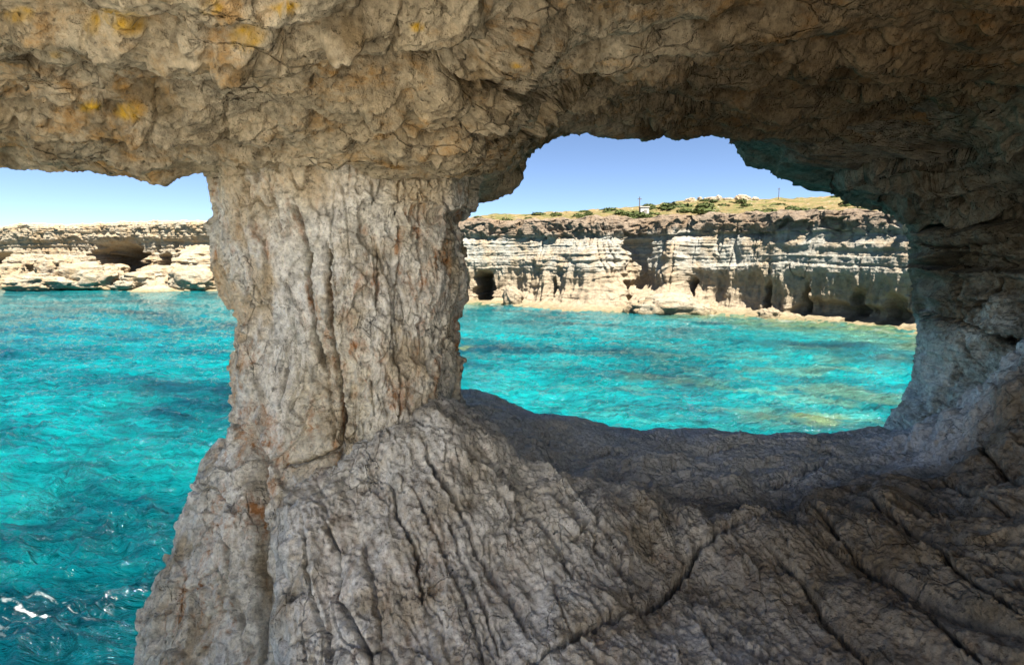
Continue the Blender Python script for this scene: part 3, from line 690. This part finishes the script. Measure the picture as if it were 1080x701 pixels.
feats_r = [(511, .3, 3.7, 11, -5.0, 1.0), (655, .3, 2.9, 6, -2.5, 1.0), (730, .3, 3.3, 5, -2.2, 1), (812, .3, 3.0, 5, -1.6, .9), (850, .3, 3.0, 4, -1.4, .9), (905, .2, 2.8, 9, -1.6, .9), (945, .2, 2.6, 12, -1.5, .9), (868, .2, 1.8, 30, -1.2, .6), (930, .2, 1.5, 40, -1.2, .5), (592, .4, 3.0, 3, -1.2, .8), (487, .4, 2.8, 5, -2, .8),
           (622, -1, 7.6, 30, 1.5, 3.0), (640, -1, 4.0, 14, 1.0, 3.0), (712, -1, 8.2, 12, 1.7, 3.0), (704, -1, 2.4, 24, 1.6, 1.8), (575, -1, 6.6, 20, .8, 2), (672, 2, 7, 12, -1.3, .5)]
cliff('cliff', plan_r, hts_r, prof_r, feats_r, M['cliff'], 1500, 330, 100)
prof_l = [(-1.5, 7), (-.1, 6.5), (.3, 5.5), (.8, 4.0), (1.6, 3.0), (2.4, 1.6), (3.2, .8), (3.8, .3), (4.6, .1), (5.6, -.35), (6.6, -.45), (7.0, -.2), (7.4, .1), (8.0, .05), (8.6, .1), (9.0, -.8), (9.0, -3), (9.0, -8), (9.0, -16)]
plan_l = [(-420, 88), (-200, 96), (-60, 101), (20, 103), (80, 103), (140, 102), (190, 99), (230, 97), (280, 94), (360, 84), (420, 76)]
hts_l = [(-420, 9.5), (0, 10.2), (30, 11.0), (60, 10.6), (120, 11.0), (200, 11.1), (260, 11.0), (420, 10)]
feats_l = [(128, 2.4, 7.9, 33, -10, 2.8), (8, 2.6, 6.0, 26, -5, 1.4), (177, 2.2, 6.0, 8, -5, 1.4), (60, 3.0, 5.2, 14, -1.5, 1.2), (150, 6.2, 7.6, 2, -1.2, .5), (168, 6.0, 7.8, 2, -1.2, .5), (187, 6.0, 7.8, 2.4, -1.4, .5), (212, -1, 7.4, 18, 4.5, 3.0)]
cliff('cliff', plan_l, hts_l, prof_l, feats_l, M['coast'], 900, 260, 140, cols=.3, strat=.12, capr=.26)

# ------------------------------------------------------------------ land behind the cliffs
m, nt = new_mat('dry land'); N = NT(nt)
pos = N.mapping((1, 1, 1))
c = N.mix(N.ramp(N.noise(pos, .06, 6, .65), [(.42, 0.), (.58, 1.)]), (.21, .15, .07), (.17, .13, .055))
c = N.mix(N.ramp(N.noise(pos, .16, 7, .7), [(.47, 0.), (.56, .9)]), c, (.095, .10, .027))
c = N.mix(N.ramp(N.noise(pos, .5, 6, .75), [(.58, 0.), (.66, 1.)]), c, (.32, .27, .20))
b = N.bump(N.noise(pos, .9, 8, .75), .8, .9)
N.finish(c, b); M['land'] = m
pxc = np.linspace(-1600, 2700, 900); a = (pxc - CX) / F
sk = ci(pxc, [-1600, -400, 0, 230, 460, 500, 560, 620, 670, 700, 720, 760, 800, 850, 890, 1000, 1400, 2700], [247, 244, 243, 241, 234, 229, 226, 222, 219, 216, 213, 210, 211, 209, 207, 208, 215, 235])
edge_y = np.interp(pxc, [-1600, -420, -200, -60, 20, 140, 230, 280, 360, 400, 490, 590, 700, 800, 900, 960, 1100, 1250, 1500, 2700], [70, 88, 96, 101, 103, 102, 97, 94, 80, 74, 67, 63, 58, 52, 45.5, 42, 37, 33, 29, 15]) + 6
edge_z = np.interp(pxc, [-1600, 0, 30, 260, 420, 490, 700, 880, 960, 1500, 2700], [9.0, 9.8, 10.4, 10.5, 9.4, 8.95, 8.8, 8.5, 7.8, 7.7, 7.5])
tr = np.concatenate([[-.02], np.linspace(0, 1, 260), 1 + np.linspace(.02, 1, 60) ** 2 * 60])
Yc_ = 165.
Yt = np.where(tr[:, None] <= 1, edge_y[None] + (Yc_ - edge_y[None]) * np.clip(tr[:, None], -.1, 1), Yc_ + (tr[:, None] - 1) * 90)
zc = EYE + (HOR - sk) / F * Yc_
kk = np.clip(tr[:, None], 0, 1)
Zt = np.where(tr[:, None] <= 1, edge_z[None] + (zc - edge_z)[None] * kk ** 1.1, zc[None] - (tr[:, None] - 1) * 1.5)
Zt = np.where(tr[:, None] < 0, Zt - 3, Zt)
V = np.stack([a[None] * Yt, Yt, Zt], -1)
V[..., 2] += (.55 * fbm(V * A3(.07, .07, 0), 4, 160) + .35 * billow(V * A3(.4, .4, 0), 4, 161)) * sstep(0, .08, kk) * (1 - sstep(1.2, 3, tr))[:, None]
N0 = grid_normals(V); sg = 1 if N0[..., 2].mean() > 0 else -1
LAND = V
structure(grid_obj('hillside', V, M['land'], sg))
def land_at(px, frac):
    i = int(np.clip(np.searchsorted(pxc, px), 0, len(pxc) - 1)); j = 1 + int(frac * 259)
    return LAND[j, i]

# ------------------------------------------------------------------ sea
pyr = np.concatenate([HOR + np.geomspace(.35, 22, 40), np.linspace(294.5, 720, 520), np.geomspace(725, 3600, 50)])
pxs = np.concatenate([np.linspace(-2600, -60, 60, endpoint=False), np.linspace(-60, 1140, 760, endpoint=False), np.linspace(1140, 3700, 60)])
Ys = F * EYE / (pyr - HOR)                                # depth on the flat sea
Xs = (pxs - CX) / F
V = np.stack([Xs[None] * Ys[:, None], np.broadcast_to(Ys[:, None], (len(pyr), len(pxs))), np.zeros((len(pyr), len(pxs)))], -1)
dist = np.linalg.norm(V[..., :2], axis=-1)
q = rotxy(V, .35)
wv = .14 * fbm(q * A3(.35, .8, 0) + 3, 2, 170) + .11 * ridged(q * A3(.8, 1.9, 0) + .4 * fbm(q * .6, 2, 173)[..., None], 3, 171, .55) + .02 * fbm(q * A3(3, 6, 0), 2, 172)
V[..., 2] = wv * np.clip(1.2 - dist / 160, .15, 1)
# shallow / reef masks in plan
sy_ = np.interp(np.clip((V[..., 0] / np.maximum(V[..., 1], 1)) * F + CX, -400, 1500), [p[0] for p in plan_l[:8]] + [p[0] for p in plan_r], [p[1] for p in plan_l[:8]] + [p[1] for p in plan_r])
sd_ = sy_ - V[..., 1] - 4.2
nz_ = fbm(V * A3(.16, .16, 0), 4, 175)
shal = np.clip(1 - sd_ / (4.5 + 5 * nz_ + 5 * sstep(8, 20, V[..., 0])), 0, 1) * np.clip(.9 + 1.1 * fbm(V * A3(.5, .6, 0), 4, 184), .15, 1.2)
pxv, pyv = proj(V)
Xw_, Yw_ = V[..., 0], V[..., 1]
# pale submerged shelf in the inner cove, to the right
shelf = np.exp(-(((Xw_ - 14) / 11) ** 2 + ((Yw_ - 22) / 12) ** 2))
reef = np.clip((fbm(V * A3(.22, .30, 0) + 9, 5, 176, .6) - .05) * 3.2, 0, 1) * (.35 + .65 * shelf)
reefw = np.clip((fbm(V * A3(.30, .42, 0) + 19, 5, 177, .6) - .12) * 3.5, 0, 1) * shelf
rock = np.exp(-(((Xw_ - 9.3) / 1.6) ** 2 + ((Yw_ - 17.6) / .8) ** 2))
shal = np.clip(shal + reefw * .5 + rock * 1.2 * np.clip(.8 + fbm(V * 1.5, 2, 178), 0, 1), 0, 1)
deep = .9 * sstep(-1, -6, Xw_ + .8 * fbm(V * .5, 3, 182)) * sstep(15, 7, Yw_ + 2 * fbm(V * A3(.3, .6, 0), 3, 183))
foam = np.exp(-(((Xw_ + 6.7) / .7) ** 2 + ((Yw_ - 7.7) / .35) ** 2)) * np.clip(fbm(q * A3(1.6, 7, 1), 4, 179, .65) * 4 - 1.7, 0, .7)
foam = np.maximum(foam, np.exp(-(np.clip(sd_, -2, 9) / .5) ** 2) * np.clip(fbm(V * .8, 3, 180) * 2, 0, 1) * .6)
# sea bottom in paler and darker patches of sand: colour of the ground seen through water
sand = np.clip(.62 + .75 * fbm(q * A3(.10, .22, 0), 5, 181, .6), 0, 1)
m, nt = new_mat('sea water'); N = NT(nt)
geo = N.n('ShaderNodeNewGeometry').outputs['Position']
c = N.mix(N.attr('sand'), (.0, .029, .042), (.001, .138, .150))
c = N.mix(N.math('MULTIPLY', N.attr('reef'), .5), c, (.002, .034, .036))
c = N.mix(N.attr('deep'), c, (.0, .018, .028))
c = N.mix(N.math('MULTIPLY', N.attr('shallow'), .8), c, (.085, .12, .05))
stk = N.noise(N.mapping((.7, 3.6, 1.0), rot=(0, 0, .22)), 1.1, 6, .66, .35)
stk = N.ramp(stk, [(.36, (.45, .54, .60)), (.47, (.92, .93, .94)), (.60, (1.35, 1.3, 1.28))])  # light and dark of wave facets painted into the water colour
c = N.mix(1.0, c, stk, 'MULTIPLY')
c = N.mix(N.attr('foam'), c, (.5, .52, .52))
rip = N.mapping((.8, 3.0, 1.0), rot=(0, 0, .25))
h1 = N.noise(rip, 1.1, 5, .6, .6); h2 = N.noise(rip, 4.5, 4, .6, .4)
bmp = N.bump(h1, .36, .9); bmp = N.bump(h2, .06, .8, bmp)
b = N.finish(c, bmp, rough=.07, spec=.5); b.inputs['IOR'].default_value = 1.33
M['sea'] = m
N0 = grid_normals(V); sg = 1 if N0[..., 2].mean() > 0 else -1
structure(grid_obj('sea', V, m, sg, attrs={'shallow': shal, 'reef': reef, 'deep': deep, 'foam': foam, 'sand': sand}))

# ------------------------------------------------------------------ boulders, shrubs, poles, hut
def ico(sub):
    import bmesh
    bm = bmesh.new(); bmesh.ops.create_icosphere(bm, subdivisions=sub, radius=1)
    v = np.array([x.co[:] for x in bm.verts], np.float32); f = np.array([[y.index for y in x.verts] for x in bm.faces]); bm.free(); return v, f
ICO5 = ico(5); ICO3 = ico(3)
def boulder(px, py, Y, w, h, d, seed, label, group=None, cat='boulder', mat='coast', ang=.8):
    """w, h, d in metres; px, py is where its foot centre shows"""
    v, f = ICO5; s = seed * 13.7
    q = v + s
    r = 1 + .22 * fbm(q * 1.1, 3, 200)
    f1, f2, cv, ct = voro(q * 1.3, 201); r = r + ang * (.25 * ct + .2 * (cv - .5)) - .05 * np.exp(-((f2 - f1) / .08) ** 2)
    f1, f2, cv, ct = voro(q * 3.2, 202); r = r + .08 * ct + .05 * fbm(q * 4, 3, 203)
    p = v * r[:, None]; p = np.sign(p) * np.abs(p) ** .88
    p = p * A3(w / 2, d / 2, h * .85) + A3(0, 0, h * .1)
    o = mesh_obj('boulder', p, f, M[mat], tris=True)
    o.location = tuple(P(px, py, Y)); tag(o, label, cat, group); return o
gl = 'fallen boulders along the left shore'
bl = [(92, 296, 92, 9.5, 2.6, 5, 1, 'large cream boulder heaped in the middle of the left shore, below the wide cave mouth'),
      (60, 284, 95, 6.5, 2.1, 4, 2, 'tan boulder lying behind the largest boulder of the left shore'),
      (38, 300, 90, 10, 1.8, 5, 3, 'low flat pale slab at the waterline left of the largest boulder'),
      (150, 296, 91, 6.5, 1.4, 4, 4, 'smooth pale boulder under the right end of the wide cave mouth'),
      (172, 291, 93, 7.5, 1.6, 4, 5, 'tilted white slab leaning below the small grey cave'),
      (8, 290, 94, 6, 2.0, 4, 6, 'brownish boulder at the far left edge of the shore'),
      (118, 288, 96, 5.0, 1.6, 4, 7, 'rounded boulder right behind the largest boulder, in front of the dark cave'),
      (24, 279, 97, 4.5, 1.8, 3, 8, 'small dark edged boulder in the mouth of the leftmost cave'),
      (205, 297, 90, 8, 2.2, 4, 9, 'broad white rock at the waterline beside the pale headland next to the pillar'),
      (132, 301, 89.5, 3.5, .9, 2, 10, 'small low rock in the water in front of the smooth pale boulder')]
for (px_, py_, Y_, w_, h_, d_, s_, lab) in bl: boulder(px_, py_, Y_, w_, h_, d_, s_, lab, gl)
gr = 'rocks along the foot of the right cliff'
br = [(541, 318, 62.0, 2.0, 1.5, 1.6, 21, 'isolated upright pale boulder on the shore right of the tall dark sea cave'),
      (627, 325, 58.5, 2.2, 1.3, 1.6, 22, 'small boulder at the foot of the bright buttress'),
      (708, 331, 52.5, 7.2, 1.9, 3.5, 23, 'large bright white rock mound at the waterline below the narrow spur'),
      (811, 336, 48.5, 1.9, .9, 1.3, 24, 'small round boulder alone on the yellow shore shelf'),
      (655, 326, 56.5, 1.8, .7, 1.3, 25, 'low stone between the bright buttress and the white rock mound'),
      (741, 331, 52.5, 1.8, .8, 1.3, 26, 'little stone just right of the white rock mound')]
for (px_, py_, Y_, w_, h_, d_, s_, lab) in br: boulder(px_, py_, Y_, w_, h_, d_, s_, lab, gr, mat='cliff' if s_ != 23 else 'coast')
# pale outcrops on the hill crest
rng = random.Random(5)
go = 'pale outcrop rocks on the hill crest'
for k in range(10):
    pxk = 724 + k * 7.2 + rng.uniform(-2, 2); g_ = land_at(pxk, rng.uniform(.80, .98))
    o = boulder(0, 0, 1, rng.uniform(1.0, 3.2), rng.uniform(.5, 1.2), 2, 40 + k, 'pale outcrop rock on the crest of the hill above the right cliff', go, 'rock'); o.location = tuple(g_)

m, nt = new_mat('shrub leaves'); N = NT(nt)
inf = N.n('ShaderNodeObjectInfo'); c = N.mix(inf.outputs['Random'], (.03, .048, .011), (.07, .09, .018))
c = N.mix(N.noise(N.mapping((1, 1, 1)), 2.5, 3), c, (.05, .062, .017)); N.finish(c, None, .8); M['leaf'] = m
def shrub_mesh(seed, n=420):
    r = np.random.RandomState(seed); d = r.normal(size=(n, 3)); d[:, 2] = np.abs(d[:, 2]); d /= np.linalg.norm(d, axis=1)[:, None]
    rad = (r.uniform(.35, 1, n) ** .5) * (1 + .35 * fbm(d * 1.6 + seed, 2, 210))
    c = d * rad[:, None] * A3(1, 1, .8)
    a = r.normal(size=(n, 3)); a /= np.linalg.norm(a, axis=1)[:, None]; b = np.cross(a, d); b /= np.linalg.norm(b, axis=1)[:, None] + 1e-6
    sz = r.uniform(.10, .22, n)[:, None]
    v = np.stack([c - a * sz, c - b * sz * .6, c + a * sz, c + b * sz * .6], 1)
    return v.reshape(-1, 3), np.arange(n * 4).reshape(-1, 4)
protos = []
for k in range(4):
    v, f = shrub_mesh(k); o = mesh_obj('shrub', v, f, M['leaf'], smooth=False); protos.append(o)
g_ = land_at(706, .55)
protos[0].location = tuple(g_); protos[0].scale = (4.2, 2.5, 1.5)
tag(protos[0], 'wide bright green shrub on the slope right of the small white hut', 'shrub', 'shrubs on the dry hillside')
first = {0: True}
for k in range(90):
    pxk = rng.uniform(495, 900); fr = rng.uniform(.03, .97); g_ = land_at(pxk, fr)
    i = k % 4
    if i not in first: o = protos[i]; first[i] = True
    else: o = protos[i].copy(); COL.objects.link(o)
    sc = rng.uniform(.5, 1.5); o.location = tuple(g_); o.scale = (sc * 1.4, sc, sc * .75); o.rotation_euler = (0, 0, rng.uniform(0, 6))
    tag(o, 'low olive green shrub scattered over the dry hillside', 'shrub', 'shrubs on the dry hillside')

def simple_mat(name, c, r=.8, sc=6):
    m, nt = new_mat(name); N = NT(nt)
    N.finish(N.mix(1.0, c, N.ramp(N.noise(N.mapping((1, 1, 1)), sc, 5, .6), [(.3, .8), (.7, 1.1)]), 'MULTIPLY'), None, r); return m
M['white'] = simple_mat('whitewash', (.5, .49, .46)); M['post'] = simple_mat('weathered timber', (.12, .10, .085)); M['door'] = simple_mat('dull door paint', (.22, .20, .18)); M['hroof'] = simple_mat('hut roof', (.55, .5, .44))
def box(x0, x1, y0, y1, z0, z1, bev=0):
    import bmesh
    bm = bmesh.new(); bmesh.ops.create_cube(bm, size=1)
    for v in bm.verts: v.co = ((x0 + x1) / 2 + v.co.x * (x1 - x0), (y0 + y1) / 2 + v.co.y * (y1 - y0), (z0 + z1) / 2 + v.co.z * (z1 - z0))
    if bev: bmesh.ops.bevel(bm, geom=bm.edges[:], offset=bev, segments=2, affect='EDGES')
    return bm
def bm_obj(name, bm, mat, parent=None):
    me = bpy.data.meshes.new(name); bm.to_mesh(me); bm.free(); me.materials.append(mat)
    o = bpy.data.objects.new(name, me); COL.objects.link(o)
    if parent: o.parent = parent
    return o
def cyl(r0, r1, z0, z1, n=10, mtx=None):
    import bmesh
    bm = bmesh.new(); bmesh.ops.create_cone(bm, cap_ends=True, segments=n, radius1=r0, radius2=r1, depth=z1 - z0)
    for v in bm.verts: v.co.z += (z0 + z1) / 2
    if mtx: bmesh.ops.transform(bm, matrix=mtx, verts=bm.verts)
    return bm
g_ = land_at(674, .35)
hut = bpy.data.objects.new('hut', None); COL.objects.link(hut); hut.location = tuple(g_)
tag(hut, 'tiny white hut on the slope beside the taller pole', 'hut')
bm_obj('wall', box(-.7, .7, -.6, .6, -.4, 1.35, .02), M['white'], hut)
bm_obj('roof', box(-.8, .8, -.7, .7, 1.352, 1.5, .02), M['hroof'], hut)
bm_obj('door', box(-.15, .35, -.64, -.602, -.2, .95), M['door'], hut)
from mathutils import Matrix
def pole(px_, fr, hgt, lab):
    e = bpy.data.objects.new('utility_pole', None); COL.objects.link(e); e.location = tuple(land_at(px_, fr)); tag(e, lab, 'pole', 'poles on the hillside')
    bm_obj('post', cyl(.10, .07, -.5, hgt), M['post'], e)
    bm_obj('crossarm', box(-.35, .35, -.04, .04, hgt - .45, hgt - .33), M['post'], e)
pole(668, .35, 3.1, 'taller thin dark pole beside the white hut')
pole(815, .97, 3.2, 'thin dark pole standing alone on the hill crest to the right')
